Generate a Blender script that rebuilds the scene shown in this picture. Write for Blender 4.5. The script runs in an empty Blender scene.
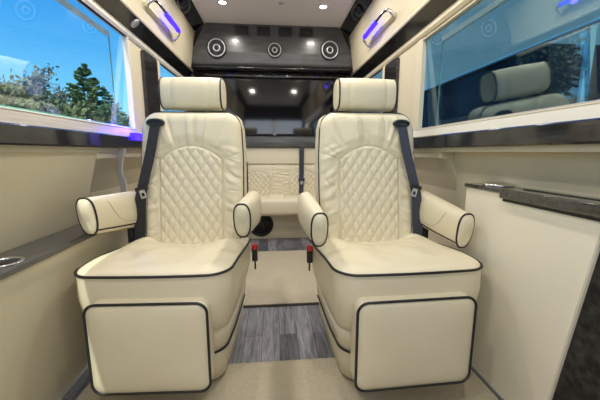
import bpy, bmesh, math, random
from mathutils import Vector, Matrix, noise
C = bpy.context.scene.collection
PI = math.pi
# ------------------------------------------------------------------ camera, world, light
cam = bpy.data.cameras.new('camera'); co = bpy.data.objects.new('camera', cam); C.objects.link(co)
cam.sensor_width = 36; cam.lens = 36 * 300 / 600; cam.clip_start = .02; cam.clip_end = 400
P = math.atan(48 / 300); S = math.atan(27 / 300 * math.cos(P))
co.location = (-.02, 0, .9); co.rotation_euler = (PI / 2 - P, 0, -S)
bpy.context.scene.camera = co
vs = bpy.context.scene.view_settings
vs.view_transform = 'Standard'; vs.look = 'None'; vs.gamma = 1; vs.use_curve_mapping = False
vs.exposure = 0.0
w = bpy.data.worlds.new('sky'); bpy.context.scene.world = w; w.use_nodes = True
nt = w.node_tree; N = nt.nodes; bg = N['Background']
tc = N.new('ShaderNodeTexCoord'); sx = N.new('ShaderNodeSeparateXYZ'); cr = N.new('ShaderNodeValToRGB')
nt.links.new(tc.outputs['Generated'], sx.inputs[0]); nt.links.new(sx.outputs['Z'], cr.inputs[0])
cr.color_ramp.elements[0].position = 0; cr.color_ramp.elements[0].color = (.33, .60, .90, 1)
cr.color_ramp.elements[1].position = .55; cr.color_ramp.elements[1].color = (.02, .16, .62, 1)
e = cr.color_ramp.elements.new(.16); e.color = (.17, .53, .90, 1)
e = cr.color_ramp.elements.new(.30); e.color = (.05, .34, .80, 1)
nt.links.new(cr.outputs[0], bg.inputs[0]); bg.inputs[1].default_value = 1.6

def lamp(name, kind, loc, energy, color=(1, 1, 1), rot=(0, 0, 0), **k):
    l = bpy.data.lights.new(name, kind); l.energy = energy; l.color = color
    for a, b in k.items(): setattr(l, a, b)
    o = bpy.data.objects.new(name, l); C.objects.link(o); o.location = loc; o.rotation_euler = rot
    return o
lamp('sun', 'SUN', (0, 0, 10), 4.6, (1, .95, .86), (math.radians(38), 0, math.radians(-12)), angle=.01)
# daylight that comes in through the windscreen and the cab doors
lamp('windscreen_daylight', 'AREA', (0, -1.48, 1.35), 8, (1, .98, .94), (math.radians(84), 0, 0), shape='RECTANGLE', size=1.4, size_y=.62)
for s in (-1, 1):
    lamp('cab_window_daylight', 'AREA', (s * .76, -.85, 1.3), 5, (1, .98, .94), (0, math.radians(90 * s), 0), shape='RECTANGLE', size=.5, size_y=.8)
LAMP_Y = (.35, 1.45, 2.05, 2.52)
for y in LAMP_Y:
    for x in (-.385, .385):
        lamp('downlight_lamp', 'AREA', (x, y, 2.005), 5.6 if y < 2 else 3.2, (1, .95, .86), (0, 0, 0), shape='DISK', size=.07, spread=PI if y < 2 else math.radians(158))

# ------------------------------------------------------------------ materials
def mat(name, col, rough=.5, metal=0, spec=.5, coat=0, bump=None, vary=None, emit=None, sheen=0):
    m = bpy.data.materials.new(name); m.use_nodes = True
    t = m.node_tree; b = t.nodes['Principled BSDF']
    b.inputs['Base Color'].default_value = (*col, 1); b.inputs['Roughness'].default_value = rough
    b.inputs['Metallic'].default_value = metal; b.inputs['Specular IOR Level'].default_value = spec
    b.inputs['Coat Weight'].default_value = coat; b.inputs['Coat Roughness'].default_value = .06
    b.inputs['Sheen Weight'].default_value = sheen
    if emit:
        b.inputs['Emission Color'].default_value = (*emit[0], 1); b.inputs['Emission Strength'].default_value = emit[1]
    tcn = t.nodes.new('ShaderNodeTexCoord')
    if bump:
        n = t.nodes.new('ShaderNodeTexNoise'); n.inputs['Scale'].default_value = bump[0]; n.inputs['Detail'].default_value = 4
        bp = t.nodes.new('ShaderNodeBump'); bp.inputs['Strength'].default_value = bump[1]; bp.inputs['Distance'].default_value = bump[2]
        t.links.new(tcn.outputs['Object'], n.inputs['Vector']); t.links.new(n.outputs['Fac'], bp.inputs['Height'])
        t.links.new(bp.outputs[0], b.inputs['Normal'])
    if vary:
        n = t.nodes.new('ShaderNodeTexNoise'); n.inputs['Scale'].default_value = vary[0]; n.inputs['Detail'].default_value = 6
        r = t.nodes.new('ShaderNodeValToRGB')
        r.color_ramp.elements[0].position = .35; r.color_ramp.elements[0].color = (*vary[1], 1)
        r.color_ramp.elements[1].position = .68; r.color_ramp.elements[1].color = (*vary[2], 1)
        mp = t.nodes.new('ShaderNodeMapping')
        if len(vary) > 3: mp.inputs['Scale'].default_value = vary[3]
        t.links.new(tcn.outputs['Object'], mp.inputs[0]); t.links.new(mp.outputs[0], n.inputs['Vector'])
        t.links.new(n.outputs['Fac'], r.inputs[0]); t.links.new(r.outputs[0], b.inputs['Base Color'])
    return m
M = {}
M['leather'] = mat('cream_leather', (.75, .68, .50), .42, spec=.42, bump=(260, .12, .002), vary=(5, (.735, .665, .485), (.77, .70, .52)))
M['cabinet'] = mat('daylit_cabinet_panel', (.80, .75, .61), .4, spec=.4, vary=(3, (.79, .74, .60), (.81, .76, .62)))  # whiter than the walls: daylight on the right side is put into the colour
M['leather_dim'] = mat('cream_stitching', (.50, .44, .32), .6)
M['piping'] = mat('black_piping', (.012, .012, .014), .45)
M['wall'] = mat('cream_wall_panel', (.64, .58, .42), .5, spec=.35, bump=(180, .1, .002), vary=(3, (.63, .565, .41), (.65, .59, .43)))
M['trimw'] = mat('pale_trim', (.72, .69, .62), .4, vary=(12, (.70, .67, .60), (.74, .71, .65), (1, .1, 1)))
M['sill'] = mat('grained_sill', (.55, .50, .45), .4, vary=(9, (.50, .45, .41), (.62, .58, .53), (6, .4, 20)))
M['pillar'] = mat('pillar_cream', (.66, .60, .45), .45)
M['ceiling'] = mat('pinkish_ceiling', (.86, .80, .77), .55, bump=(200, .1, .002))
M['gloss'] = mat('black_gloss_laminate', (.018, .018, .02), .12, coat=.6, vary=(26, (.012, .012, .014), (.032, .031, .03), (1, .3, 3)))
M['granite'] = mat('speckled_black', (.02, .02, .02), .45, spec=.3, vary=(45, (.010, .010, .010), (.05, .047, .042)))
M['counter'] = mat('dark_counter', (.05, .048, .045), .16, coat=.5, vary=(60, (.035, .034, .032), (.065, .062, .058)))
M['ledge'] = mat('grey_ledge', (.08, .077, .07), .35, coat=.1, vary=(30, (.072, .069, .063), (.088, .084, .078)))
M['console'] = mat('charcoal_console', (.08, .082, .08), .26, coat=.15, vary=(6, (.068, .07, .068), (.10, .102, .098), (1, 1, 5)))
M['black'] = mat('matt_black', (.012, .012, .013), .5)
M['screen'] = mat('tv_screen', (.004, .004, .005), .06, spec=.6)
M['chrome'] = mat('chrome', (.8, .81, .83), .12, metal=1)
M['silver'] = mat('satin_silver', (.62, .64, .66), .32, metal=.7)
M['webbing'] = mat('slate_webbing', (.038, .044, .070), .75, sheen=.3, bump=(700, .3, .001))
M['webbing_d'] = mat('black_webbing', (.016, .017, .024), .75, sheen=.2, bump=(700, .3, .001))
M['red'] = mat('red_button', (.65, .02, .02), .35)
M['plastic'] = mat('black_plastic', (.015, .015, .017), .4)
M['carpet'] = mat('tan_carpet', (.50, .44, .34), .95, spec=.1, bump=(900, .3, .001), vary=(60, (.47, .42, .31), (.52, .465, .35)))
M['carpet_edge'] = mat('carpet_binding', (.10, .085, .07), .9)
M['blue'] = mat('blue_led', (.02, .01, .3), .4, emit=((.035, .012, 1), 3.0))
M['lens'] = mat('lamp_lens', (.9, .9, .9), .3, emit=((1, .98, .95), 9))
M['navy'] = mat('navy_paint', (.008, .014, .022), .7, spec=.15, vary=(2, (.006, .011, .018), (.011, .018, .028)))
M['teal'] = mat('teal_cladding', (.44, .50, .38), .6, vary=(1.5, (.41, .47, .36), (.47, .53, .41)))
M['tealp'] = mat('pale_teal', (.16, .34, .36), .5)
M['slate'] = mat('slate_blue_vinyl', (.075, .11, .17), .45)
M['asphalt'] = mat('asphalt', (.09, .09, .09), .9, vary=(20, (.07, .07, .07), (.12, .12, .12)))
M['bark'] = mat('bark', (.17, .13, .10), .9, vary=(20, (.12, .09, .07), (.24, .19, .15)))
M['pine'] = mat('pine_needles', (.15, .24, .07), .8, vary=(1.2, (.10, .18, .055), (.21, .30, .10)))
M['olive'] = mat('olive_leaves', (.24, .28, .10), .8, vary=(.8, (.18, .22, .08), (.32, .34, .14)))
M['brown'] = mat('budding_twigs', (.32, .29, .17), .85, vary=(.8, (.25, .23, .13), (.40, .36, .22)))

def glass(name, tint, refl):
    m = bpy.data.materials.new(name); m.use_nodes = True; t = m.node_tree; t.nodes.clear()
    o = t.nodes.new('ShaderNodeOutputMaterial'); a = t.nodes.new('ShaderNodeBsdfTransparent'); g = t.nodes.new('ShaderNodeBsdfGlossy')
    a.inputs[0].default_value = (*tint, 1); g.inputs[0].default_value = (1, 1, 1, 1); g.inputs['Roughness'].default_value = .0
    f = t.nodes.new('ShaderNodeFresnel'); f.inputs[0].default_value = 1.45
    mu = t.nodes.new('ShaderNodeMath'); mu.operation = 'MULTIPLY'; mu.inputs[1].default_value = refl
    x = t.nodes.new('ShaderNodeMixShader')
    t.links.new(f.outputs[0], mu.inputs[0]); t.links.new(mu.outputs[0], x.inputs[0]); t.links.new(a.outputs[0], x.inputs[1]); t.links.new(g.outputs[0], x.inputs[2])
    t.links.new(x.outputs[0], o.inputs[0]); return m
M['glassL'] = glass('window_glass', (.92, .98, .97), .3)
M['glassR'] = glass('tinted_window_glass', (.80, .93, .95), .35)
M['glass_edge'] = mat('green_glass_edge', (.20, .55, .48), .2)

def floor_mat():
    m = bpy.data.materials.new('grey_wood_planks'); m.use_nodes = True; t = m.node_tree; b = t.nodes['Principled BSDF']; L = t.links.new
    tc = t.nodes.new('ShaderNodeTexCoord'); mp = t.nodes.new('ShaderNodeMapping'); mp.inputs['Rotation'].default_value = (0, 0, PI / 2)
    br = t.nodes.new('ShaderNodeTexBrick'); br.inputs['Color1'].default_value = (.12, .12, .135, 1); br.inputs['Color2'].default_value = (.30, .30, .325, 1)
    br.inputs['Mortar'].default_value = (.06, .06, .065, 1); br.inputs['Scale'].default_value = 1; br.inputs['Mortar Size'].default_value = .0015
    br.inputs['Brick Width'].default_value = .55; br.inputs['Row Height'].default_value = .085; br.inputs['Bias'].default_value = 0
    L(tc.outputs['Object'], mp.inputs[0]); L(mp.outputs[0], br.inputs['Vector'])
    m2 = t.nodes.new('ShaderNodeMapping'); m2.inputs['Scale'].default_value = (34, 3.2, 1); n = t.nodes.new('ShaderNodeTexNoise'); n.inputs['Scale'].default_value = 1.6
    n.inputs['Detail'].default_value = 8; n.inputs['Distortion'].default_value = 1.4; L(tc.outputs['Object'], m2.inputs[0]); L(m2.outputs[0], n.inputs['Vector'])
    r = t.nodes.new('ShaderNodeValToRGB'); r.color_ramp.elements[0].position = .34; r.color_ramp.elements[0].color = (.5, .5, .52, 1)
    r.color_ramp.elements[1].position = .66; r.color_ramp.elements[1].color = (1.25, 1.25, 1.28, 1); L(n.outputs['Fac'], r.inputs[0])
    mx = t.nodes.new('ShaderNodeMix'); mx.data_type = 'RGBA'; mx.blend_type = 'MULTIPLY'; mx.inputs[0].default_value = 1
    L(br.outputs['Color'], mx.inputs[6]); L(r.outputs[0], mx.inputs[7]); L(mx.outputs[2], b.inputs['Base Color'])
    b.inputs['Roughness'].default_value = .38
    return m
M['floor'] = floor_mat()

# ------------------------------------------------------------------ helpers
def link(name, bm, m, parent=None, smooth=True, kind=None, flat_angle=None):
    bmesh.ops.recalc_face_normals(bm, faces=bm.faces)
    me = bpy.data.meshes.new(name); bm.to_mesh(me); bm.free()
    me.materials.append(m)
    if smooth:
        for p in me.polygons: p.use_smooth = True
        if flat_angle: me.set_sharp_from_angle(angle=math.radians(flat_angle))
    o = bpy.data.objects.new(name, me); C.objects.link(o)
    if parent: o.parent = parent
    if kind: o['kind'] = kind
    return o
def tag(o, label, cat, group=None, kind=None):
    o['label'] = label; o['category'] = cat
    if group: o['group'] = group
    if kind: o['kind'] = kind
    return o
def empty(name, loc, label, cat, group=None, rz=0):
    o = bpy.data.objects.new(name, None); C.objects.link(o); o.location = loc; o.rotation_euler = (0, 0, rz)
    o.empty_display_size = .05
    return tag(o, label, cat, group)
def box(bm, x0, x1, y0, y1, z0, z1, bev=0, mtx=None):
    b2 = bmesh.new(); bmesh.ops.create_cube(b2, size=1)
    for v in b2.verts: v.co = Vector(((x0 + x1) / 2 + v.co.x * abs(x1 - x0), (y0 + y1) / 2 + v.co.y * abs(y1 - y0), (z0 + z1) / 2 + v.co.z * abs(z1 - z0)))
    if bev: bmesh.ops.bevel(b2, geom=b2.edges[:], offset=bev, segments=3, profile=.5, affect='EDGES')
    merge(bm, b2, mtx)
def merge(bm, b2, mtx=None):
    if mtx:
        for v in b2.verts: v.co = mtx @ v.co
    me = bpy.data.meshes.new('tmp'); b2.to_mesh(me); b2.free(); bm.from_mesh(me); bpy.data.meshes.remove(me)
def nbox(*a, **k):
    bm = bmesh.new(); box(bm, *a, **k); return bm
def prism(prof, y0, y1, ys=None):
    """closed profile in (x,z) swept along y"""
    bm = bmesh.new(); rings = [[bm.verts.new((x, y, z)) for x, z in prof] for y in (ys or (y0, y1))]
    n = len(prof)
    for a, b in zip(rings, rings[1:]):
        for i in range(n): bm.faces.new((a[i], a[(i + 1) % n], b[(i + 1) % n], b[i]))
    bm.faces.new(rings[0]); bm.faces.new(rings[-1][::-1]); return bm
def loft(rings, cap0=True, cap1=True, closed=True):
    bm = bmesh.new(); R = [[bm.verts.new(p) for p in r] for r in rings]; n = len(R[0])
    for a, b in zip(R, R[1:]):
        for i in range(n if closed else n - 1): bm.faces.new((a[i], a[(i + 1) % n], b[(i + 1) % n], b[i]))
    for r, c in ((R[0], cap0), (R[-1], cap1)):
        if c:
            cen = sum((v.co for v in r), Vector()) / n; vc = bm.verts.new(cen)
            for i in range(n if closed else n - 1): bm.faces.new((r[i], r[(i + 1) % n], vc))
    return bm
def tube(pts, r, closed=False, seg=8, bm=None):
    pts = [Vector(p) for p in pts]; own = bm is None; b = bm or bmesh.new(); n = len(pts); rings = []
    up = None
    for i, p in enumerate(pts):
        if closed: t = pts[(i + 1) % n] - pts[i - 1]
        else: t = pts[min(i + 1, n - 1)] - pts[max(i - 1, 0)]
        t.normalize()
        if up is None: up = t.orthogonal().normalized()
        up = (up - t * up.dot(t)).normalized(); sd = t.cross(up)
        rr = r(i / (n - 1)) if callable(r) else r
        rings.append([b.verts.new(p + (up * math.cos(a) + sd * math.sin(a)) * rr) for a in [k * 2 * PI / seg for k in range(seg)]])
    for i in range(n if closed else n - 1):
        A, B = rings[i], rings[(i + 1) % n]
        off = 0
        if closed and i == n - 1:
            off = min(range(seg), key=lambda o: (A[0].co - B[o].co).length)
        for k in range(seg): b.faces.new((A[k], A[(k + 1) % seg], B[(k + 1 + off) % seg], B[(k + off) % seg]))
    if not closed: b.faces.new(rings[0]); b.faces.new(rings[-1][::-1])
    return b
def smooth_path(pts, k=6, closed=False):
    pts = [Vector(p) for p in pts]; n = len(pts); out = []
    rng = range(n) if closed else range(n - 1)
    for i in rng:
        g = (lambda j: pts[j % n]) if closed else (lambda j: pts[max(0, min(n - 1, j))])
        p0, p1, p2, p3 = g(i - 1), g(i), g(i + 1), g(i + 2)
        for s in range(k):
            t = s / k; out.append(.5 * ((2 * p1) + (p2 - p0) * t + (2 * p0 - 5 * p1 + 4 * p2 - p3) * t * t + (3 * p1 - p0 - 3 * p2 + p3) * t ** 3))
    if not closed: out.append(pts[-1])
    return out
def rrect(w, h, r, seg=8, cx=0, cy=0):
    o = []
    for (sx_, sy_, a0) in ((1, 1, 0), (-1, 1, 90), (-1, -1, 180), (1, -1, 270)):
        for k in range(seg + 1):
            a = math.radians(a0 + 90 * k / seg); o.append((cx + sx_ * (w - r) + r * math.cos(a), cy + sy_ * (h - r) + r * math.sin(a)))
    return o
def lathe(prof, seg=40):
    """profile (r, z) about z"""
    bm = bmesh.new(); R = [[bm.verts.new((r * math.cos(2 * PI * k / seg), r * math.sin(2 * PI * k / seg), z)) for k in range(seg)] for r, z in prof]
    for a, b in zip(R, R[1:]):
        for i in range(seg): bm.faces.new((a[i], a[(i + 1) % seg], b[(i + 1) % seg], b[i]))
    if prof[0][0] > 1e-4: bm.faces.new(R[0])
    if prof[-1][0] > 1e-4: bm.faces.new(R[-1][::-1])
    bmesh.ops.remove_doubles(bm, verts=bm.verts, dist=1e-5)
    return bm
def xf(bm, m):
    for v in bm.verts: v.co = m @ v.co
    return bm
def struct(name, bm, m, smooth=False):
    return link(name, bm, m, None, smooth, 'structure')
def sm(a, b, x):
    t = max(0, min(1, (x - a) / (b - a))); return t * t * (3 - 2 * t)

# ------------------------------------------------------------------ setting
YF, YB = -1.5, 3.62
struct('floor', nbox(-.98, .98, YF, YB, -.04, 0), M['floor'])
struct('ceiling', nbox(-.61, .61, YF, YB, 2.02, 2.06), M['ceiling'])
struct('ground', nbox(-60, 40, -40, 80, -.66, -.60), M['asphalt'])
for s, side in ((-1, 'left'), (1, 'right')):
    def pf(l): return [(s * x, z) for x, z in l]
    bm = bmesh.new()
    # lower lining below the belt, leaning in towards the top; slightly set back behind the seats
    merge(bm, prism(pf([(.795, .925), (.895, .56), (.895, 0), (.93, 0), (.96, .56), (.86, .925)] if s < 0 else [(.795, .925), (.87, .895), (.90, .78), (.90, 0), (.93, 0), (.96, .78), (.90, .925)]), YF, 1.43))
    merge(bm, prism(pf([(.815, .925), (.93, .70), (.93, 0), (.96, 0), (.98, .70), (.88, .925)]), 1.43, YB))
    # around the windows
    for y0, y1 in ((YF, -1.35), (-.40, .15 - .3), (1.79 if s < 0 else 1.68, 2.22), (2.92, YB)):
        merge(bm, nbox(s * .79, s * .812, y0, y1, .92, 1.56))
    merge(bm, nbox(s * .79, s * .812, YF, YB, 1.515, 1.60)); merge(bm, nbox(s * .79, s * .85, YF, YB, .90, 1.02))
    # above, up to the roof
    merge(bm, prism(pf([(.79, 1.56), (.80, 1.56), (.72, 2.06), (.60, 2.06), (.60, 2.03), (.70, 1.98)]), YF, YB))
    struct('wall_' + side, bm, M['wall'])
struct('wall_back', nbox(-.95, .95, 3.58, 3.66, -.04, 2.06), M['console'])
bm = bmesh.new()   # front of the van: bulkhead with the split windscreen opening
box(bm, -.95, .95, -1.56, -1.5, -.04, 1.0); box(bm, -.95, .95, -1.56, -1.5, 1.68, 2.06)
box(bm, -.95, -.72, -1.56, -1.5, 1.0, 1.68); box(bm, .72, .95, -1.56, -1.5, 1.0, 1.68); box(bm, -.04, .04, -1.56, -1.5, 1.0, 1.68)
struct('wall_front', bm, M['black'])

# windows: frame + glass
def side_window(n, s, y0, y1, z0, z1, gm):
    fr = bmesh.new(); t = .012
    for a in ((y0, y0 + t, z0, z1), (y1 - t, y1, z0, z1), (y0, y1, z0, z0 + .006), (y0, y1, z1 - .008, z1)):
        box(fr, s * .783, s * .81, a[0], a[1], a[2], a[3], bev=.003)
    f = struct('window_%d' % n, fr, M['pillar'] if s > 0 else M['trimw'])
    g = link('window_glass', prism([(s * .845, z0 + .002), (s * .850, z0 + .002), (s * .805, z1 - .008), (s * .800, z1 - .008)], y0 + t, y1 - t), gm, f, smooth=False)
    g['kind'] = 'structure'
    e = link('glass_edge', nbox(s * .789, s * .7965, y0 + t, y1 - t, z0 + .005, z0 + .011), M['glass_edge'] if s < 0 else M['sill'], f, smooth=False)
    return f
side_window(1, -1, -.15, 1.80, 1.022, 1.515, M['glassL']); side_window(2, 1, -.15, 1.66, 1.018, 1.495, M['glassR'])
side_window(3, -1, 2.22, 2.92, 1.02, 1.515, M['glassL']); side_window(4, 1, 2.22, 2.92, 1.02, 1.515, M['glassL'])
struct('trim_13', nbox(.785, .80, 1.655, 1.72, 1.02, 1.50), M['pillar'])
# added bars outside the glass, imitating lines reflected in the panes
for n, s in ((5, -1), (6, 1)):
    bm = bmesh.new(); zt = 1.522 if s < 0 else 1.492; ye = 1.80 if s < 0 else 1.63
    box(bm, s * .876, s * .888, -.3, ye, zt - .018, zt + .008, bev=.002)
    struct('trim_%d' % n, bm, mat('white_reflection_line', (.93, .95, .95), .4))
    g = nbox(s * .881, s * .883, ye - .01, ye, 1.0, zt - .01)
    struct('trim_%d' % (n + 2), g, M['tealp'])
# belt line: grained sill, black gloss strip, cream trims
tn = 9
for s in (-1, 1):
    q = lambda l: [(s * x, z) for x, z in l]
    struct('trim_%d' % tn, prism(q([(.80, 1.024), (.786, 1.024), (.776, .980), (.80, .980)]), -1.4, 3.4), M['sill'] if s < 0 else M['trimw']); tn += 1
    bm = prism(q([(.82, .982), (.768, .982), (.762, .977), (.762, .926), (.768, .920), (.82, .920)]), -1.4, 3.4)
    struct('trim_%d' % tn, bm, M['gloss']); tn += 1
tn = 14
for s in (-1, 1):
    q = lambda l: [(s * x, z) for x, z in l]
    # header between window and cabinet, black slanted underside
    struct('trim_%d' % tn, prism(q([(.80, 1.507), (.784, 1.507), (.776, 1.520), (.776, 1.540), (.784, 1.549), (.80, 1.549)]), -1.4, 3.5), M['trimw'] if s < 0 else M['pillar']); tn += 1
    struct('trim_%d' % tn, prism(q([(.782, 1.546), (.722, 1.598), (.73, 1.61), (.79, 1.56)]), -1.4, 2.9), M['gloss']); tn += 1
    # black cove strip between cabinet and ceiling
    struct('trim_%d' % tn, prism(q([(.690, 1.945), (.602, 2.018), (.61, 2.03), (.70, 1.955)]), -1.4, 2.9), M['gloss']); tn += 1
    # thin pale edge of the ceiling
    struct('trim_%d' % tn, nbox(s * .592, s * .604, -1.4, 2.9, 2.008, 2.022, bev=.003), M['trimw']); tn += 1
    # black pillar cover between the windows
    bm = bmesh.new(); merge(bm, loft([[(s * xx, y, z) for y, z in rrect(.105, .235, .02, 4, 2.06, 1.262)] for xx in (.789, .774, .770)]))
    struct('trim_%d' % tn, bm, M['gloss']); tn += 1
    struct('trim_%d' % tn, nbox(s * .775, s * .79, 2.175, 2.225, 1.0, 1.50, bev=.004), M['pillar']); tn += 1
    # rail at the top of the set-back rear lining
    struct('trim_%d' % tn, nbox(s * .80, s * .95, 1.425, 3.5, .868, .930, bev=.006), M['wall']); tn += 1
    # dark lining beside the television
    struct('trim_%d' % tn, nbox(s * .765, s * .80, 2.90, 3.6, .95, 1.60), M['gloss']); tn += 1
# left wheel-box lining under the ledge
struct('wall_left_lower', prism([(-.757, .56), (-.815, 0), (-.93, 0), (-.93, .56)], YF, 2.0), M['wall'])
struct('baseboard_left', nbox(-.815, -.80, YF, 2.0, 0, .012), M['silver'])
struct('baseboard_right', nbox(.792, .806, .15, 1.6, 0, .022, bev=.003), M['silver'])

# ------------------------------------------------------------------ floor mats
def mat_slab(name, x0, x1, y0, y1, label):
    r = tag(link(name, nbox(x0, x1, y0, y1, 0.0005, .014, bev=.004), M['carpet']), label, 'carpet', 'floor carpets')
    link('edge_binding', nbox(x0, x1, y0 - .008, y0, .0005, .0145, bev=.002), M['carpet_edge'], r); link('edge_binding', nbox(x0, x1, y1, y1 + .004, .0005, .013, bev=.001), M['carpet'], r)
    return r
mat_slab('floor_carpet', -.745, .785, -1.3, 1.165, 'tan carpet on the floor in front of both captain chairs')
mat_slab('floor_carpet', -.70, .70, 1.66, 2.62, 'tan carpet mat with dark edge in the aisle between the chairs and rear bench')

# ------------------------------------------------------------------ captain chair
def captain_chair(s, loc, label, arm_top, rz=0, web='webbing', fx=0, ai=.290, fw=.190, cdx=.012, cwd=0):
    """s: which side (sign of x) is the outer side"""
    root = empty('captain_chair', loc, label, 'chair', 'captain chairs', rz)
    V = lambda x, y, z: Vector((s * x, y, z))
    VC = lambda x, y, z: Vector((s * (x * (1 + cwd) + cdx), y, z))
    # ---- cushion outline (x half-width against y)
    YFc, YBc = -.485, .03
    def cw(y):
        t = (y - YFc) / (YBc - YFc); w0 = .264 + .010 * sm(0, .5, t)
        d = YFc + .075 - y
        if d > 0: w0 = w0 - .075 + math.sqrt(max(0, .075 ** 2 - d * d))
        return w0
    def zpip(x, y): return .494 - .030 * sm(-.35, 0, y)
    nu, nv = 90, 90; bm = bmesh.new(); G = []
    for j in range(nv + 1):
        t = j / nv; t = t ** 1.5 * .3 + t * .7 if t < 1 else 1
        y = YFc + (YBc - YFc) * t; row = []
        for i in range(nu + 1):
            u = math.sin((i / nu - .5) * PI) * .6 + (i / nu - .5) * 2 * .4; x = u * cw(y)
            yy = y - .012 * (1 - (x / .26) ** 2) * (1 - t)
            rim = (1 - abs(u) ** 7) ** .55 * min(1, math.sqrt(max(0, 1 - (1 - min(1, t / .16)) ** 2)))
            h = .020 * rim
            h += rim * (.018 * math.exp(-((abs(x) - .19) / .06) ** 2 - ((y + .07) / .10) ** 2))
            h -= rim * .016 * math.exp(-(x / .15) ** 2 - ((y + .08) / .16) ** 2)
            th = math.atan2(x, -(y - .06)); rr = math.hypot(x, y - .06)
            h += rim * .013 * math.sin(th * 13 + 2.5 * noise.noise(Vector((x * 9, y * 9, 3)))) * sm(.10, .2, rr) * (1 - sm(.33, .48, rr)) * (.5 + noise.noise(Vector((x * 6, y * 6, 7))))
            h -= rim * .0065 * (1 - abs(math.sin(th * 5.5 + 2.2 * noise.noise(Vector((x * 7, y * 7, s)))))) ** 8 * sm(.06, .14, rr) * (1 - sm(.30, .46, rr)) * (.3 + 1.5 * abs(noise.noise(Vector((x * 5, y * 5, 2)))))
            h += rim * .006 * noise.noise(Vector((x * 13, y * 13, 1)))
            row.append(bm.verts.new(VC(x, yy, zpip(x, yy) + h)))
        G.append(row)
    for j in range(nv):
        for i in range(nu): bm.faces.new((G[j][i], G[j][i + 1], G[j + 1][i + 1], G[j + 1][i]))
    link('seat_cushion', bm, M['leather'], root)
    # outline ring
    def outline(inset, k=26):
        pts = []
        ys = [YBc - (YBc - YFc - .075) * i / 14 for i in range(15)]
        half = [(cw(y), y) for y in ys] + [(cw(YFc + .075 - .075 * math.sin(a)) if a < PI / 2 - .01 else .264 - .075, YFc + .075 - .075 * math.sin(a)) for a in [PI / 2 * i / 10 for i in range(1, 11)]]
        fr = [(.189 * (1 - i / 6), YFc) for i in range(1, 7)]
        h2 = half + fr
        full = h2 + [(-x, y) for x, y in h2[-2::-1]]
        out = []
        for x, y in full:
            yy = y - .012 * max(0, 1 - (x / .26) ** 2) * (1 - (y - YFc) / (YBc - YFc))
            out.append((x * (1 - inset / .25), yy + inset * 1.6 * max(0, (-.1 - y) / .38)))
        return out
    rows = [(.495, 0), (.486, -.001), (.46, -.002), (.41, -.003), (.35, .002), (.30, .012), (.268, .020), (.262, .026), (.256, .022), (.22, .026), (.175, .032), (.165, .038)]
    link('cushion_skirt', loft([[VC(x, y, z - (.030 * sm(-.35, 0, y) if z > .4 else 0)) for x, y in outline(i)] for z, i in rows], False, False), M['leather'], root)
    rows = [(.170, .036), (.155, .035), (.10, .040), (.035, .048), (.028, .058)]
    link('base_skirt', loft([[VC(x, y, z) for x, y in outline(i)] for z, i in rows], False, True), M['leather'], root)
    link('pedestal', xf(lathe([(.13, 0), (.16, 0), (.16, .03), (.13, .034)]), Matrix.Translation(V(0, -.2, 0))), M['black'], root)
    o0 = outline(-.002)
    link('cushion_piping', tube([VC(x, y, zpip(x, y) + .001) for x, y in o0], .0048), M['piping'], root)
    link('base_piping', tube([VC(x, y, .166) for x, y in outline(.032)], .0045), M['piping'], root)
    # ---- footrest
    fz = .262; W, H = fw, .158
    def dense(l, m=9):
        o = []
        for i, a in enumerate(l):
            b = l[(i + 1) % len(l)]
            o.append(a)
            if i % 9 == 8: o += [(a[0] + (b[0] - a[0]) * k / m, a[1] + (b[1] - a[1]) * k / m) for k in range(1, m)]
        return o
    def fr(w_, h_, r_, y, dz=0): return [V(fx + a, y, fz + b + dz) for a, b in dense(rrect(w_, h_, r_, 8))]
    rings = [fr(W - .01, H - .01, .03, -.463), fr(W, H, .035, -.470), fr(W + .001, H + .001, .035, -.50), fr(W, H, .035, -.536), fr(W - .004, H - .004, .034, -.541),
             fr(W - .02, H - .02, .03, -.5465), fr(W - .05, H - .05, .022, -.5505), fr(W - .09, H - .09, .012, -.553), fr(W - .14, H - .14, .004, -.554)]
    f = link('footrest', loft(rings), M['leather'], root, flat_angle=38)
    link('footrest_piping', tube([p + Vector((0, -.004, 0)) for p in fr(W + .001, H + .001, .036, -.536)], .0046, True), M['piping'], f)
    # ---- backrest
    z0, z1, tl = .43, 1.088, math.tan(math.radians(8))
    def bw(z):
        w0 = .222 + .018 * sm(.45, .72, z) - .008 * sm(.85, 1.05, z); r = .078; d = z - (z1 - r)
        if d > 0: w0 = w0 - r + math.sqrt(max(0, r * r - d * d))
        return w0
    def yb(z): return -.03 + (z - z0) * tl
    nu, nv = 150, 200; rowsG = []
    def arch(x, z):
        return max(abs(x) - .147, z - (.862 + .068 * (1 - (x / .147) ** 2)))
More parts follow.
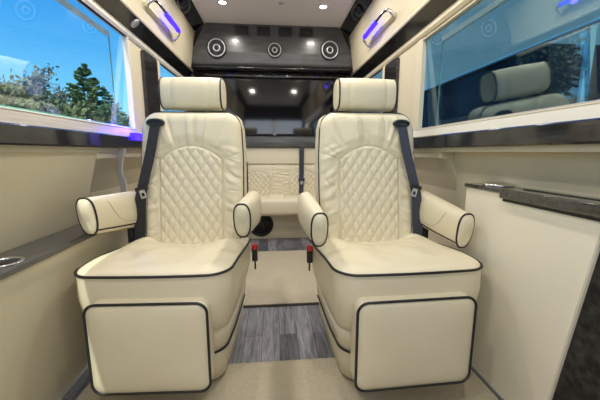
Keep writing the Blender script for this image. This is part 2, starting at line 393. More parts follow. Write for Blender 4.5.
    for j in range(nv + 1):
        t = j / nv; z = z0 + (z1 - z0) * t; row = []
        for i in range(nu + 1):
            u = (i / nu - .5) * 2; u = math.copysign(1 - (1 - abs(u)) ** 1.25, u); x = u * bw(z)
            rim = (1 - abs(u) ** 9) ** .5 * math.sqrt(max(0, 1 - (1 - min(1, (z1 - z) / .05)) ** 2))
            d = arch(x, z); h = .030 * rim
            h += rim * .012 * sm(.0, .06, d)
            h -= .006 * math.exp(-(d / .004) ** 2)
            if d < 0:
                a = PI * (x / .0465 + z / .068); b = PI * (x / .0465 - z / .068)
                h += .0085 * (abs(math.sin(a) * math.sin(b))) ** .38 * sm(0, .010, -d) + .002
            else:
                if abs(x) > .147: h -= rim * .005 * math.exp(-((z - .866 - (abs(x) - .147) * .35) / .004) ** 2)
                th = math.atan2(x, z - .60); rr = math.hypot(x, z - .60)
                k = noise.noise(Vector((th * 7, rr * 2, 5 + s)))
                pl = math.sin(th * 27 + 4 * k) * (.35 + .9 * abs(noise.noise(Vector((th * 10, 2, s)))))
                cz = (1 - abs(math.sin(th * 15 + 2.2 * k + s))) ** 7 * (.35 + 1.3 * abs(noise.noise(Vector((th * 6, rr * 3, 2 * s)))))
                h -= rim * .0075 * cz * sm(.915, .95, z) * (1 - .5 * sm(1.04, 1.08, z)) * (1 - sm(.17, .21, abs(x)))
                h += rim * .009 * pl * sm(.90, .955, z) * (1 - .6 * sm(1.02, 1.08, z)) * (1 - sm(.14, .19, abs(x)))
                cr2 = (1 - abs(math.sin(z * 30 + abs(x) * 14 * (1 if x > 0 else -.6) + 5 * noise.noise(Vector((x * 5, z * 5, s)))))) ** 7
                h -= rim * .0045 * cr2 * (1 - sm(.90, .96, z)) * sm(.012, .03, d) * (.3 + abs(noise.noise(Vector((x * 8, z * 6, 9)))) * 1.6)
                wr = noise.noise(Vector((abs(x) * 10 + 5 * s, z * 34 + 14 * abs(x), 2 * s)))
                h += rim * .011 * wr * (1 - sm(.90, .96, z)) * sm(0, .03, d)
            row.append((V(x, yb(z) - h, z), d))
        rowsG.append(row)
    for nm, inside in (('backrest', False), ('quilt', True)):
        bm = bmesh.new(); vm = {}
        def gv(j, i):
            if (j, i) not in vm: vm[(j, i)] = bm.verts.new(rowsG[j][i][0])
            return vm[(j, i)]
        for j in range(nv):
            for i in range(nu):
                if (sum(rowsG[a][b][1] for a in (j, j + 1) for b in (i, i + 1)) < 0) == inside:
                    bm.faces.new((gv(j, i), gv(j, i + 1), gv(j + 1, i + 1), gv(j + 1, i)))
        if not inside:
            ol = [(bw(z0 + (z1 - z0) * k / 40), z0 + (z1 - z0) * k / 40) for k in range(36)] + [(bw(z1 - .078 + 0.078 * math.sin(a)), z1 - .078 + .078 * math.sin(a)) for a in [PI / 2 * (.35 + .65 * k / 12) for k in range(13)]]
            ol = ol + [(ol[-1][0] * (1 - k / 4), z1) for k in range(1, 5)]
            ol = ol + [(-x, z) for x, z in ol[-2::-1]]
            bm2 = loft([[V(x * (1 + g), yb(z) + dy, z + g * .1) for x, z in ol] for dy, g in ((-.001, 0), (.03, .025), (.07, .03), (.10, .01), (.112, -.06))], False, False, closed=False)
            merge(bm, bm2)
            bk = loft([[V(x * .94, yb(z) + .112, z - .006) for x, z in ol]], True, False, closed=False); merge(bm, bk)
            back = link('backrest', bm, M['leather'], root)
        else:
            link('quilted_panel', bm, M['leather'], back)
    link('backrest_piping', tube([V(x, yb(z) - .001, z) for x, z in ol], .0045), M['piping'], back)
    # ---- headrest
    hc = yb(1.15) + .028; hz = 1.174; prof = []
    for k in range(40):
        a = 2 * PI * k / 40; cx_, cz_ = math.cos(a), math.sin(a)
        prof.append((math.copysign(abs(cx_) ** .78, cx_) * .062, math.copysign(abs(cz_) ** .72, cz_) * .075))
    def hr(x, sc, dx=0): return [V(x, hc + a * sc, hz + b * sc + (.004 * math.cos(a * 20))) for a, b in prof]
    xs = []
    for x, sc in [(-.150, .30), (-.1495, .62), (-.147, .84), (-.143, .94), (-.137, .985), (-.12, 1), (-.097, 1.012), (-.0935, 1.012), (-.092, .99), (-.0905, 1.012), (-.06, 1.03), (0, 1.035)]:
        xs.append((x, sc))
    xs = xs + [(-x, sc) for x, sc in xs[-2::-1]]
    hd = link('headrest', loft([hr(x, sc) for x, sc in xs]), M['leather'], root)
    for sx_ in (-1, 1):
        link('headrest_piping', tube(hr(sx_ * .1405, .972), .004, True), M['piping'], hd)
    link('headrest_post', tube([V(-.05, hc + .02, 1.06), V(-.05, hc + .02, 1.12)], .006), M['chrome'], hd)
    link('headrest_post', tube([V(.05, hc + .02, 1.06), V(.05, hc + .02, 1.12)], .006), M['chrome'], hd)
    # ---- armrests
    for k, side in enumerate((1, -1)):
        top = arm_top[k]; ax = (.283, -ai)[k]; hw0 = (.032, .029)[k]; ah = (.142, .126)[k]; yl = (-.35, -.385)[k]
        def sec(t, shrink=1.0, dy=0.0):
            y = yl + (.025 - yl) * t; zt = top + (.715 - top) * t; zb = zt - (ah + (.177 - ah) * t); hw = hw0 + .010 * sm(0, .4, t); pts = []
            for a in [2 * PI * q / 36 for q in range(36)]:
                ca, sa = math.cos(a), math.sin(a)
                wx = hw * math.copysign(abs(ca) ** .75, ca) * (1 if sa > 0 else 1 - .16 * abs(sa))
                zz = (zt + zb) / 2 + (zt - zb) / 2 * math.copysign(abs(sa) ** .66, sa)
                zc = (zt + zb) / 2
                yy = y + (zt - zz) * .16 * (1 - t) + dy
                pts.append(V(ax + wx * shrink + side * .012 * (1 - t) * 0, yy, zc + (zz - zc) * (shrink if shrink < 1 else 1)))
            return pts
        rings = [sec(0, .35, -.012), sec(0, .65, -.0105), sec(0, .86, -.0065), sec(0, .96, -.001), sec(0, 1, .006)] + [sec(t) for t in (.08, .2, .35, .5, .65, .8, .92)] + [sec(.96, .93), sec(1, .75)]
        a_ = link('armrest', loft(rings), M['leather'], root)
        link('armrest_piping', tube([p for p in sec(0, 1.0, .002)], .004, True), M['piping'], a_)
        # lower edge piping along the seat-facing bottom edge
        low = [sec(t)[22 if side > 0 else 32] for t in [q / 12 for q in range(13)]]
        link('armrest_edge_piping', tube(low, .0036), M['piping'], a_)
        # stitched seam curving over the flank
        fl = []
        for t, q in ((.22, 9), (.24, 14.5), (.32, 18), (.45, 19.6), (.62, 20.3), (.95, 20.4)):
            S1 = sec(t); q2 = q if side > 0 else (36 + 18 - q) % 36
            i0 = int(q2) % 36; fr_ = q2 - int(q2); fl.append(S1[i0].lerp(S1[(i0 + 1) % 36], fr_))
        link('armrest_seam', tube(smooth_path(fl, 5), .0014, seg=6), M['leather_dim'], a_)
        if side > 0: link('armrest_bracket', nbox(s * (ax - .012), s * (ax + .012), -.06, .0, .47, .56, bev=.004), M['plastic'], root)
    # ---- shoulder belt
    sb = [V(.150, yb(1.02) - .060, 1.028), V(.155, yb(1.0) - .066, 1.0), V(.172, yb(.9) - .068, .90), V(.194, yb(.8) - .072, .80), V(.216, yb(.7) - .072, .70), V(.230, -.058, .60), V(.238, -.062, .50), V(.24, -.05, .44)]
    sp = smooth_path(sb, 5); bm = bmesh.new(); prev = None
    for i, p in enumerate(sp):
        t = (sp[min(i + 1, len(sp) - 1)] - sp[max(i - 1, 0)]).normalized(); sd = t.cross(Vector((0, 1, 0))).normalized() * (.0225 if i / len(sp) < .55 else .025)
        r4 = [bm.verts.new(p - sd), bm.verts.new(p + sd), bm.verts.new(p + sd + Vector((0, .0022, 0))), bm.verts.new(p - sd + Vector((0, .0022, 0)))]
        if prev:
            for k in range(4): bm.faces.new((prev[k], prev[(k + 1) % 4], r4[(k + 1) % 4], r4[k]))
        prev = r4
    belt = link('seat_belt', bm, M[web], root, smooth=False)
    # upper bezel
    rg = [V(.150 + .036 * math.cos(a), yb(1.03) - .055 - .006, 1.033 + .0125 * math.sin(a) - s * 0) for a in [2 * PI * k / 28 for k in range(28)]]
    bz = tube(rg, .0075, True); merge(bz, loft([rg], True, False)); link('belt_guide', bz, M['plastic'], back)
    # latch tongue
    d = (V(.219, 0, .70) - V(.210, 0, .735)).normalized(); cpt = V(.209, yb(.73) - .078, .735); ang = math.atan2(d.x, -d.z)
    mt = Matrix.Translation(cpt) @ Matrix.Rotation(ang, 4, 'Y')
    b1 = nbox(-.030, .030, -.006, .004, -.008, .010, bev=.004); b2 = bmesh.new()
    for q in ((-.013, -.007, -.045, -.006), (.007, .013, -.045, -.006), (-.013, .013, -.045, -.036), (-.013, .013, -.02, -.006)): box(b2, q[0], q[1], -.006, -.003, q[2], q[3], bev=.001)
    tg = link('latch_plate', xf(b1, mt), M['plastic'], belt); link('metal_tongue', xf(b2, mt), M['silver'], tg)
    # buckle on the aisle side
    for yy in (-.04,):
        bk = link('belt_buckle', nbox(s * -.306, s * -.280, yy - .012, yy + .012, .375, .455, bev=.004), M['plastic'], root)
        link('release_button', nbox(s * -.304, s * -.282, yy - .0145, yy - .002, .434, .462, bev=.003), M['red'], bk)
        link('buckle_stalk', nbox(s * -.297, s * -.289, yy + .0, yy + .010, .33, .38, bev=.002), M['plastic'], bk)
    return root
captain_chair(-1, (-.406, 1.47, 0), 'cream leather captain chair on the left, beside the window with trees outside', (.735, .715), rz=math.radians(-2.6), web='webbing_d', fx=.002, ai=.288, fw=.192)
captain_chair(1, (.440, 1.42, 0), 'cream leather captain chair on the right, beside the dark-topped side cabinet', (.662, .686), rz=math.radians(1.6), fx=-.006, ai=.308, fw=.204, cdx=.010, cwd=.04)

# ------------------------------------------------------------------ left ledge with cup holder
led = empty('side_ledge', (-.8, .5, .55), 'grey glossy ledge along the left wall in front of the left chair', 'ledge')
inv = Matrix.Translation((.8, -.5, -.55))
bm = prism([(-.884, .5605), (-.752, .5605), (-.746, .566), (-.746, .578), (-.750, .583), (-.884, .583)], -1.3, 1.95)
link('ledge_top', xf(bm, inv), M['ledge'], led, smooth=False)
bm = lathe([(.026, -.045), (.034, -.04), (.036, .0), (.036, .004), (.045, .005), (.047, .0025), (.047, 0), (.038, -.001), (.037, -.047), (.026, -.049)])
link('cup_holder', xf(bm, inv @ Matrix.Translation((-.80, .90, .5835))), M['chrome'], led)
bm = lathe([(.0, -.0), (.0355, -.0), (.0355, .001), (0, .001)]); link('cup_holder_well', xf(bm, inv @ Matrix.Translation((-.80, .90, .5835))), M['black'], led)

# ------------------------------------------------------------------ right cabinet
cab = empty('side_cabinet', (.85, .9, 0), 'cream side cabinet with dark counter top along the right wall', 'cabinet')
inv = Matrix.Translation((-.85, -.9, 0))
bm = bmesh.new(); pts = [(.752, 0), (1.205, 0), (1.205, .755), (.655, .755)]
r0 = [bm.verts.new((.800, y, z)) for y, z in pts]; r1 = [bm.verts.new((.875, y, z)) for y, z in pts]
for i in range(4): bm.faces.new((r0[i], r0[(i + 1) % 4], r1[(i + 1) % 4], r1[i]))
bm.faces.new(r0); bm.faces.new(r1[::-1]); bmesh.ops.bevel(bm, geom=bm.edges[:], offset=.003, segments=2, affect='EDGES')
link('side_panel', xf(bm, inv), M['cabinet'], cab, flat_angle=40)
link('speckled_end_panel', xf(nbox(.812, .875, -.3, .79, .0, .750, bev=.002), inv), M['granite'], cab, smooth=False)
link('rear_top', xf(nbox(.792, .90, .99, 1.21, .755, .770, bev=.003), inv), M['counter'], cab, flat_angle=40)
bm = bmesh.new(); box(bm, .782, .90, -.3, .995, .738, .772, bev=.004)
link('counter_top', xf(bm, inv), M['counter'], cab, flat_angle=40)
link('shadow_rail', xf(nbox(.794, .80, -.3, .99, .727, .738), inv), M['black'], cab, smooth=False)
link('counter_track', xf(nbox(.850, .854, -.3, .97, .772, .7735), inv), M['black'], cab, smooth=False)
bm = lathe([(.0, .0), (.030, .0), (.033, .008), (.043, .012), (.0535, .008), (.055, .0), (.0, -.001)])
link('chrome_cup_ring', xf(bm, inv @ Matrix.Translation((.852, 1.09, .770))), M['chrome'], cab)
bm = lathe([(.0, .0), (.026, .0), (.026, .0035), (0, .0045)]); link('cup_ring_pad', xf(bm, inv @ Matrix.Translation((.852, 1.09, .771))), M['slate'], cab)

# ------------------------------------------------------------------ overhead cabinets, handles
for s, nm, lb in ((-1, 'left', 'cream overhead cabinet running above the left window'), (1, 'right', 'cream overhead cabinet running above the right window')):
    r = empty('overhead_cabinet', (s * .75, 0, 1.6), lb, 'cabinet', 'overhead cabinets along both sides'); inv = Matrix.Translation((-s * .75, 0, -1.6))
    q = lambda l: [(s * x, z) for x, z in l]
    link('cabinet_door', xf(prism(q([(.738, 1.615), (.690, 1.950), (.70, 1.955), (.77, 1.615)]), -1.4, 2.895), inv), M['wall'], r, smooth=False)
    lip = [(s * (.733 + .015 * math.cos(a)), 1.609 + .015 * math.sin(a)) for a in [2 * PI * k / 12 for k in range(12)]]
    link('bottom_lip', xf(prism(lip, -1.4, 2.895), inv), M['pillar'], r)
    h = empty('grab_handle', (s * .70, 2.12, 1.73), 'grab handle with blue glowing grip on the %s overhead cabinet' % nm, 'handle', 'grab handles on the overhead cabinets')
    def Hm(bm): return xf(bm, Matrix.Translation((-s * .70, -2.12, -1.73)))
    fx = lambda z: s * (.738 - (z - 1.615) * .048 / .335)
    plate = loft([[(fx(1.72 + b) - s * d, 2.13 + a, 1.715 + b) for a, b in rrect(.24, .020, .018, 5)] for d in (.0, .003, .004)])
    link('mounting_plate', Hm(plate), M['wall'], h)
    za = lambda t: 1.735
    p = [(fx(1.725) - s * .004, 1.90, 1.705), (fx(1.73) - s * .030, 1.90, 1.735), (fx(1.73) - s * .05, 1.94, 1.75), (fx(1.73) - s * .05, 2.10, 1.75)]
    link('chrome_arm', Hm(tube(smooth_path(p, 6), .010, seg=12)), M['chrome'], h)
    p = [(fx(1.73) - s * .05, 2.10, 1.75), (fx(1.73) - s * .05, 2.34, 1.745)]
    link('blue_grip', Hm(tube(p, .0165, seg=14)), M['blue'], h)
    p = [(fx(1.73) - s * .05, 2.33, 1.745), (fx(1.73) - s * .045, 2.37, 1.735), (fx(1.72) - s * .02, 2.38, 1.705), (fx(1.71) - s * .004, 2.37, 1.685)]
    link('chrome_end', Hm(tube(smooth_path(p, 6), .009, seg=12)), M['chrome'], h)
    l = lamp('handle_led', 'POINT', (s * .662, 2.22, 1.72), .15, (.10, .04, 1), shadow_soft_size=.02)
# small flush lamp under the left cabinet
# cove speakers
def speaker(name, r, loc, rotm, label, group=None, ringm='silver', bezel=True):
    e = empty(name, loc, label, 'speaker', group)
    e.rotation_euler = rotm.to_euler()
    link('bezel', lathe([(r * 1.12, 0), (r * 1.12, .006), (r * 1.02, .012), (r * .9, .010), (r * .9, 0)]), M['black'] if bezel else M['plastic'], e)
    link('outer_ring', lathe([(r * .98, .008), (r, .014), (r * .93, .017), (r * .86, .014), (r * .86, .008)]), M[ringm], e)
    link('cone', lathe([(r * .88, .010), (r * .6, .004), (r * .4, .002), (0, .002)]), M['console'], e)
    link('inner_ring', lathe([(r * .42, .003), (r * .42, .010), (r * .34, .013), (r * .26, .010), (r * .26, .003)]), M[ringm], e)
    link('dome', lathe([(r * .27, .005), (r * .2, .010), (0, .013)]), M['black'], e)
    return e
Rf = Matrix.Rotation(PI / 2, 4, 'X')       # z axis -> -y (towards camera)
for s, nm in ((-1, 'left'), (1, 'right')):
    rot = Matrix.Rotation(-s * math.radians(140), 4, 'Y')
    x = .648
    speaker('cove_speaker', .030, (s * x, 2.44, 1.974), rot, 'small dark round speaker in the black cove strip on the %s' % nm, 'small speakers in the black cove strips', ringm='plastic')

# ------------------------------------------------------------------ rear console above the television
con = empty('rear_console', (0, 2.9, 1.58), 'glossy charcoal overhead console at the rear with speakers and vents', 'console')
inv = Matrix.Translation((0, -2.9, -1.58))
bm = bmesh.new()
prof = [(2.9, 2.018), (2.9, 1.785), (2.902, 1.775), (2.917, 1.70), (2.925, 1.685), (2.95, 1.668), (3.56, 1.664), (3.56, 2.018)]
rings = [[(x, y, z) for y, z in prof] for x in (-.765, .765)]
# trapezoid: the top is narrower between the coves
rg = []
for sx_ in (-1, 1):
    rg.append([(sx_ * (.755 - (z - 1.66) * .27 if z < 1.96 else .60), y, z) for y, z in prof])
link('console_body', xf(loft(rg), inv), M['console'], con, flat_angle=7)
link('bottom_edge', xf(nbox(-.75, .75, 2.925, 2.96, 1.655, 1.667, bev=.003), inv), M['gloss'], con, flat_angle=40)
link('lower_shelf', xf(nbox(-.76, .76, 3.06, 3.30, 1.612, 1.655, bev=.003), inv), M['gloss'], con, flat_angle=40)
speaker('round_speaker', .078, (-.505, 2.9, 1.813), Rf, 'large round speaker on the left of the rear overhead console', 'round speakers on the rear console')
speaker('round_speaker', .060, (.008, 2.9, 1.808), Rf, 'smaller round speaker in the middle of the rear overhead console', 'round speakers on the rear console')
speaker('round_speaker', .078, (.512, 2.9, 1.822), Rf, 'large round speaker on the right of the rear overhead console', 'round speakers on the rear console')
for x, lb in ((-.278, 'outer left'), (-.09, 'inner left'), (.105, 'inner right'), (.295, 'outer right')):
    v = empty('console_vent', (x, 2.9, 1.965), 'small black square vent, %s of four along the top of the rear console' % lb, 'vent', 'vents along the top of the rear console')
    link('vent_frame', loft([[(a, d, b) for a, b in rrect(.060, .036, .006, 3)] for d in (0, -.006, -.008)] + [[(a, -.008, b) for a, b in rrect(.050, .027, .004, 3)], [(a, -.002, b) for a, b in rrect(.048, .025, .004, 3)]], False, False), M['plastic'], v, flat_angle=30)
    bm = bmesh.new(); 
    for k in range(4): box(bm, -.048, .048, -.006, -.002, -.020 + k * .012, -.014 + k * .012)
    link('vent_grille', bm, M['black'], v, smooth=False)

# television
tv = empty('television', (0, 3.1, 1.07), 'wide black flat-screen television on the rear wall', 'television'); inv = Matrix.Translation((0, -3.1, -1.07))
link('tv_case', xf(nbox(-.60, .60, 3.085, 3.16, 1.062, 1.608, bev=.006), inv), M['black'], tv, flat_angle=40)
link('tv_screen', xf(nbox(-.585, .585, 3.081, 3.086, 1.080, 1.596), inv), M['screen'], tv, smooth=False)
link('tv_badge', xf(nbox(-.012, .012, 3.079, 3.084, 1.066, 1.074, bev=.002), inv), M['silver'], tv)
bt = tag(link('rear_shelf_panel', nbox(-.765, .765, 3.10, 3.25, .949, 1.058, bev=.006), M['console'], flat_angle=40), 'dark glossy shelf panel between the television and the rear bench', 'shelf')

# ------------------------------------------------------------------ rear bench
bn = empty('rear_bench', (0, 3.0, 0), 'cream quilted leather bench seat across the rear under the television', 'bench'); IV = Matrix.Translation((0, -3.3, 0))
def cushion_box(x0, x1, y0, y1, z0, z1, r, puff=.0):
    b = nbox(x0, x1, y0, y1, z0, z1)
    bmesh.ops.bevel(b, geom=b.edges[:], offset=r, segments=5, profile=.5, affect='EDGES')
    return b
link('headboard', xf(cushion_box(-.76, .76, 3.43, 3.56, .775, .948, .015), IV), M['leather'], bn, flat_angle=50)
nu, nv = 420, 90; bm = bmesh.new(); P_ = []
for j in range(nv + 1):
    z = .44 + (.775 - .44) * j / nv; row = []
    for i in range(nu + 1):
        x = -.76 + 1.52 * i / nu
        h = .022 * (1 - abs((z - .6) / .18) ** 8 if abs(z - .6) < .18 else 0) ** .5 if abs(z - .6) < .18 else 0
        d = 1
        for cx_ in (-.19, .31, -.60, .68):
            dx = abs(x - cx_); zt = .60
            dd = dx - .14 if z < zt else (math.hypot(dx / .14, (z - zt) / .10) - 1) * .1
            d = min(d, dd)
        h -= .008 * math.exp(-(d / .004) ** 2)
        for gx in (-.035, .150): h -= .010 * math.exp(-((x - gx) / .004) ** 2)
        if d < 0:
            a = PI * (x / .05 + z / .06); b = PI * (x / .05 - z / .06); h += .009 * (abs(math.sin(a) * math.sin(b))) ** .5
        else: h += .006 * noise.noise(Vector((x * 12, z * (60 if -.03 < x < .15 else 14), 4)))
        row.append((Vector((x, 3.46 - h - 3.3, z)), d))
    P_.append(row)
cs = (-.19, .31, -.60, .68); qs = [bmesh.new() for c in cs]
for ci, (target, ins) in enumerate([(bm, False)] + [(q, True) for q in qs]):
    vm = {}
    for j in range(nv):
        for i in range(nu):
            xx = P_[j][i][0].x
            if (P_[j][i][1] + P_[j + 1][i + 1][1] < 0) == ins and (not ins or abs(xx - cs[ci - 1]) < .16):
                f = []
                for a, b in ((j, i), (j, i + 1), (j + 1, i + 1), (j + 1, i)):
                    if (a, b) not in vm: vm[(a, b)] = target.verts.new(P_[a][b][0])
                    f.append(vm[(a, b)])
                target.faces.new(f)
merge(bm, xf(nbox(-.76, .76, 3.462, 3.56, .44, .775), IV))
bb = link('bench_backrest', bm, M['leather'], bn); [link('quilted_panel', q, M['leather'], bb) for q in qs]
link('bench_cushion', xf(cushion_box(-.76, .76, 3.18, 3.47, .275, .452, .045), IV), M['leather'], bn, flat_angle=50)
link('bench_cushion_welt', xf(cushion_box(-.08, .10, 3.30, 3.46, .40, .470, .03), IV), M['leather'], bn, flat_angle=50)
link('bench_base', xf(nbox(-.76, .76, 3.37, 3.60, .0, .30, bev=.004), IV), M['wall'], bn, flat_angle=50)
bm = bmesh.new(); pts = smooth_path([(.272, 3.395, .962), (.272, 3.39, .93), (.274, 3.415, .78), (.272, 3.425, .62), (.27, 3.42, .47)], 5)
def ribbon(pts, hw, th, sdir):
    b = bmesh.new(); prev = None; pts = [Vector(p) for p in pts]
    for p in pts:
        sd = Vector(sdir).normalized() * hw; n_ = Vector((0, th, 0)) if abs(sdir[0]) > .5 else Vector((th, 0, 0))
        r4 = [b.verts.new(p - sd), b.verts.new(p + sd), b.verts.new(p + sd + n_), b.verts.new(p - sd + n_)]
        if prev:
            for k in range(4): b.faces.new((prev[k], prev[(k + 1) % 4], r4[(k + 1) % 4], r4[k]))
        prev = r4
    return b
bl = link('bench_seat_belt', xf(ribbon(pts, .024, .003, (1, 0, 0)), IV), M['webbing'], bn, smooth=False)
link('belt_latch', xf(nbox(.240, .305, 3.405, 3.42, .60, .635, bev=.005), IV), M['webbing'], bl, flat_angle=40)
link('belt_tongue', xf(nbox(.262, .286, 3.406, 3.415, .565, .60, bev=.002), IV), M['silver'], bl, flat_angle=40)
bk = link('bench_buckle', xf(nbox(-.27, -.22, 3.38, 3.41, .44, .475, bev=.006), IV), M['red'], bn, flat_angle=40)
link('bench_belt_strap', xf(ribbon([(-.285, 3.41, .80), (-.285, 3.40, .47)], .006, .003, (1, 0, 0)), IV), M['plastic'], bn, smooth=False)
sp_ = speaker('subwoofer', .115, (-.155, 3.07, .155), Rf, 'large round black speaker grille in the front of the rear bench', ringm='plastic')

# pale strap behind the left chair
ps = tag(link('hanging_strap', ribbon(smooth_path([(-.775, 1.60, .915), (-.79, 1.60, .86), (-.80, 1.60, .80), (-.785, 1.60, .74), (-.79, 1.60, .66)], 5), .014, .012, (1, 0, 0)), M['silver'], smooth=False), 'pale grey strap hanging against the wall behind the left chair', 'strap')
# blue led marker on the belt strip
bl = tag(link('blue_marker_light', xf(loft([[(a, b, z) for a, b in rrect(.012, .060, .008, 4)] for z in (-.022, .012, .016)]), Matrix.Translation((-.757, 1.74, .985))), M['blue']), 'blue glowing led light on the window sill beside the left chair', 'light')
lamp('marker_led', 'POINT', (-.735, 1.68, 1.03), 1.6, (.08, .03, 1), shadow_soft_size=.015)

# ceiling downlights
k = 0
for y in LAMP_Y:
    for x in (-.385, .385):
        where = {.35: 'in the roof over the front carpet', 1.45: 'in the roof above the headrest', 2.05: 'second from the rear console', 2.52: 'nearest the rear console'}[y]
        g = empty('ceiling_downlight', (x, y, 2.02), 'round ceiling downlight %s, %s side' % (where, 'left' if x < 0 else 'right'), 'light', 'downlights in the ceiling')
        link('downlight_trim', lathe([(.038, 0), (.038, -.004), (.030, -.006), (.028, -.002), (.028, 0)], 28), M['silver'], g)
        link('downlight_lens', lathe([(.028, -.003), (.015, -.004), (0, -.004)], 28), M['lens'], g)
g = tag(link('ceiling_sensor', xf(lathe([(.022, 0), (.022, -.004), (.014, -.007), (0, -.008)], 24), Matrix.Translation((.057, 2.495, 2.02))), M['silver']), 'tiny round sensor on the ceiling between the two downlights', 'sensor')
g = tag(link('flush_lamp', xf(lathe([(.026, 0), (.026, .005), (.018, .008), (0, .008)], 24), Matrix.Translation((-.745, 1.80, 1.5785)) @ Matrix.Rotation(math.radians(139), 4, 'Y')), M['silver']), 'small silver flush lamp under the left overhead cabinet', 'light')

# ------------------------------------------------------------------ outside: trees on the left
random.seed(5)
def tree(name, x, y, h, rad, kind, label, n=1500):
    g = -.6; r = empty(name, (x, y, g), label, 'tree', 'trees outside the left window'); rnd = random.Random(hash((round(x * 10), round(y * 10))) % 9999)
    tr = tube([(0, 0, 0), (.05, 0, h * .35), (0, .05, h * .7), (0, 0, h * .97)], lambda t: .02 * h * (1 - .9 * t) + .01, seg=7)
    fo = bmesh.new()
    def leaf(p, sz):
        a = Vector((rnd.gauss(0, 1), rnd.gauss(0, 1), rnd.gauss(0, 1))).normalized(); b = a.orthogonal().normalized(); c = a.cross(b)
        fo.faces.new([fo.verts.new(p + b * sz), fo.verts.new(p + c * sz * .6), fo.verts.new(p - b * sz), fo.verts.new(p - c * sz * .6)])
    if kind == 'pine':
        for lay in range(17):
            t = lay / 16; z = h * (.22 + .76 * t); R = rad * (1 - t) ** .75 + .15
            for b in range(9):
                a = rnd.random() * 2 * PI; L = R * rnd.uniform(.7, 1.12); up = .28 * L
                p0 = Vector((0, 0, z)); p1 = Vector((L * math.cos(a), L * math.sin(a), z + up))
                tube([p0, p1], .02, bm=tr, seg=4)
                for k in range(n // 150):
                    q = rnd.uniform(.25, 1.03); p = p0.lerp(p1, q) + Vector((rnd.gauss(0, .16), rnd.gauss(0, .16), rnd.gauss(0, .14))) * (L * .35)
                    leaf(p, rnd.uniform(.12, .26))
    else:
        for b in range(46):
            a = rnd.random() * 2 * PI; z0_ = h * rnd.uniform(.12, .68); L = rad * rnd.uniform(.5, 1.0); z1_ = min(h, z0_ + L * rnd.uniform(.4, 1.1))
            p0 = Vector((0, 0, z0_)); p1 = Vector((L * math.cos(a), L * math.sin(a), z1_)); pm = p0.lerp(p1, .5) + Vector((0, 0, -.1 * L))
            tube([p0, pm, p1], lambda t: .05 * (1 - .8 * t), bm=tr, seg=4)
            for k in range(4):
                q = rnd.uniform(.4, 1); c = p0.lerp(p1, q); tube([c, c + Vector((rnd.gauss(0, .7), rnd.gauss(0, .7), rnd.uniform(.4, 1.4)))], .018, bm=tr, seg=3)
            for k in range(n // 46):
                q = rnd.uniform(.3, 1.05); p = p0.lerp(p1, q) + Vector((rnd.gauss(0, .45), rnd.gauss(0, .45), rnd.gauss(.1, .45)))
                leaf(p, rnd.uniform(.12, .28))
    link('branches', tr, M['bark'], r); link('foliage', fo, M[{'pine': 'pine', 'olive': 'olive', 'brown': 'brown'}[kind]], r, smooth=False)
    return r
def dirpt(px, X):    # where a sight line of the photograph meets the plane x = X
    f = 300; d = Vector((math.sin(S) * math.cos(P), math.cos(S) * math.cos(P), -math.sin(P))); R_ = Vector((math.cos(S), -math.sin(S), 0))
    v = d + R_ * ((px - 300) / f); t = (X + .02) / v.x; return v.y * t
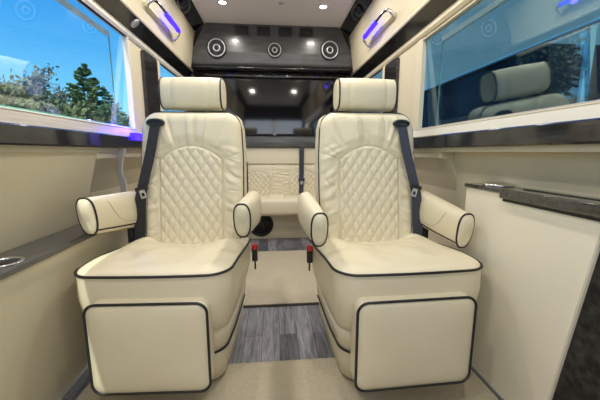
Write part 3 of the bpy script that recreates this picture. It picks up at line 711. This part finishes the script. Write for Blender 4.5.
specs = [
    ('pine_tree', 99, -19, 10.4, 3.0, 'pine', 'tallest dark green pine tree outside the left window, by the pillar', 7000),
    ('pine_tree', 118, -25, 10.6, 3.2, 'pine', 'shorter green pine behind the tall pine, against the window pillar', 4200),
    ('budding_tree', 3, -21, 7.2, 3.0, 'brown', 'bare brown-green tree at the far left edge of the window', 8000),
    ('budding_tree', 22, -27, 9.6, 3.8, 'brown', 'rounded olive-brown tree, second from the left outside the window', 9000),
    ('leafy_tree', 40, -19, 5.6, 2.8, 'olive', 'light green low tree between the brown trees outside the window', 7000),
    ('budding_tree', 60, -28, 9.8, 3.8, 'brown', 'bushy brown-green tree in the middle of the tree line', 9000),
    ('leafy_tree', 78, -22, 6.8, 2.8, 'olive', 'olive green tree just left of the tall pine', 7000),
    ('leafy_tree', 92, -14.5, 4.6, 1.7, 'olive', 'low leafy green tree in front of the tall pine', 5000),
    ('leafy_tree', 114, -14.5, 5.0, 1.8, 'olive', 'yellow-green round tree below the pine at the window corner', 5000),
    ('budding_tree', -14, -22, 7.2, 3.0, 'brown', 'brown-green tree just beyond the left edge of the picture', 2500),
    ('leafy_tree', 168, -20, 5.5, 2.6, 'olive', 'green tree seen through the small rear window on the left', 2500)]
for nm, px, X, h, rad, kd, lb, n in specs:
    tree(nm, X, dirpt(px, X), h, rad, kd, lb, n)
tag(link('white_post', tube([(-14, dirpt(33, -14), -.6), (-14, dirpt(33, -14), 2.6)], .07), mat('white_post', (.8, .8, .78), .5)), 'white post standing before the trees outside the left window', 'post')

# ------------------------------------------------------------------ outside right: neighbouring van and building
X0 = 3.0
bd = empty('neighbour_building', (6, 4, -.6), 'teal clad building with a pale window beyond the right window', 'building'); IB = Matrix.Translation((-6, -4, .6))
link('building_wall', xf(nbox(6.5, 6.8, -3, 26, 2.0, 10), IB), M['teal'], bd, smooth=False)
link('wall_lower', xf(nbox(6.6, 6.8, -3, 26, -.6, 2.0), IB), M['tealp'], bd, smooth=False)
van = empty('parked_van', (4, 4, -.6), 'dark navy parked van standing close outside the right window', 'van'); IVn = Matrix.Translation((-4, -4, .6))
bm = bmesh.new(); box(bm, 3.0, 4.9, 3.28, 8.2, -.25, 2.10, bev=.05); link('van_body', xf(bm, IVn), M['navy'], van, flat_angle=40)
link('roof_rail', xf(nbox(2.96, 3.02, .4, 8.2, 2.085, 2.115, bev=.01), IVn), mat('teal_rail', (.25, .5, .52), .4), van, flat_angle=40)
bm = bmesh.new(); box(bm, 3.05, 4.8, .9, 3.30, -.25, 1.30, bev=.10); link('van_nose', xf(bm, IVn), M['navy'], van, flat_angle=40)
link('van_cab_post', xf(nbox(3.02, 3.10, 2.84, 2.87, 1.2, 2.1), IVn), M['tealp'], van, smooth=False)
for yy in (2.2, 6.8):
    w_ = xf(lathe([(0, -.1), (.20, -.1), (.22, -.12), (.36, -.12), (.38, -.09), (.38, .1), (0, .1)]), IVn @ Matrix.Translation((3.1, yy, -.22)) @ Matrix.Rotation(PI / 2, 4, 'Y')); link('wheel', w_, M['plastic'], van, flat_angle=40)
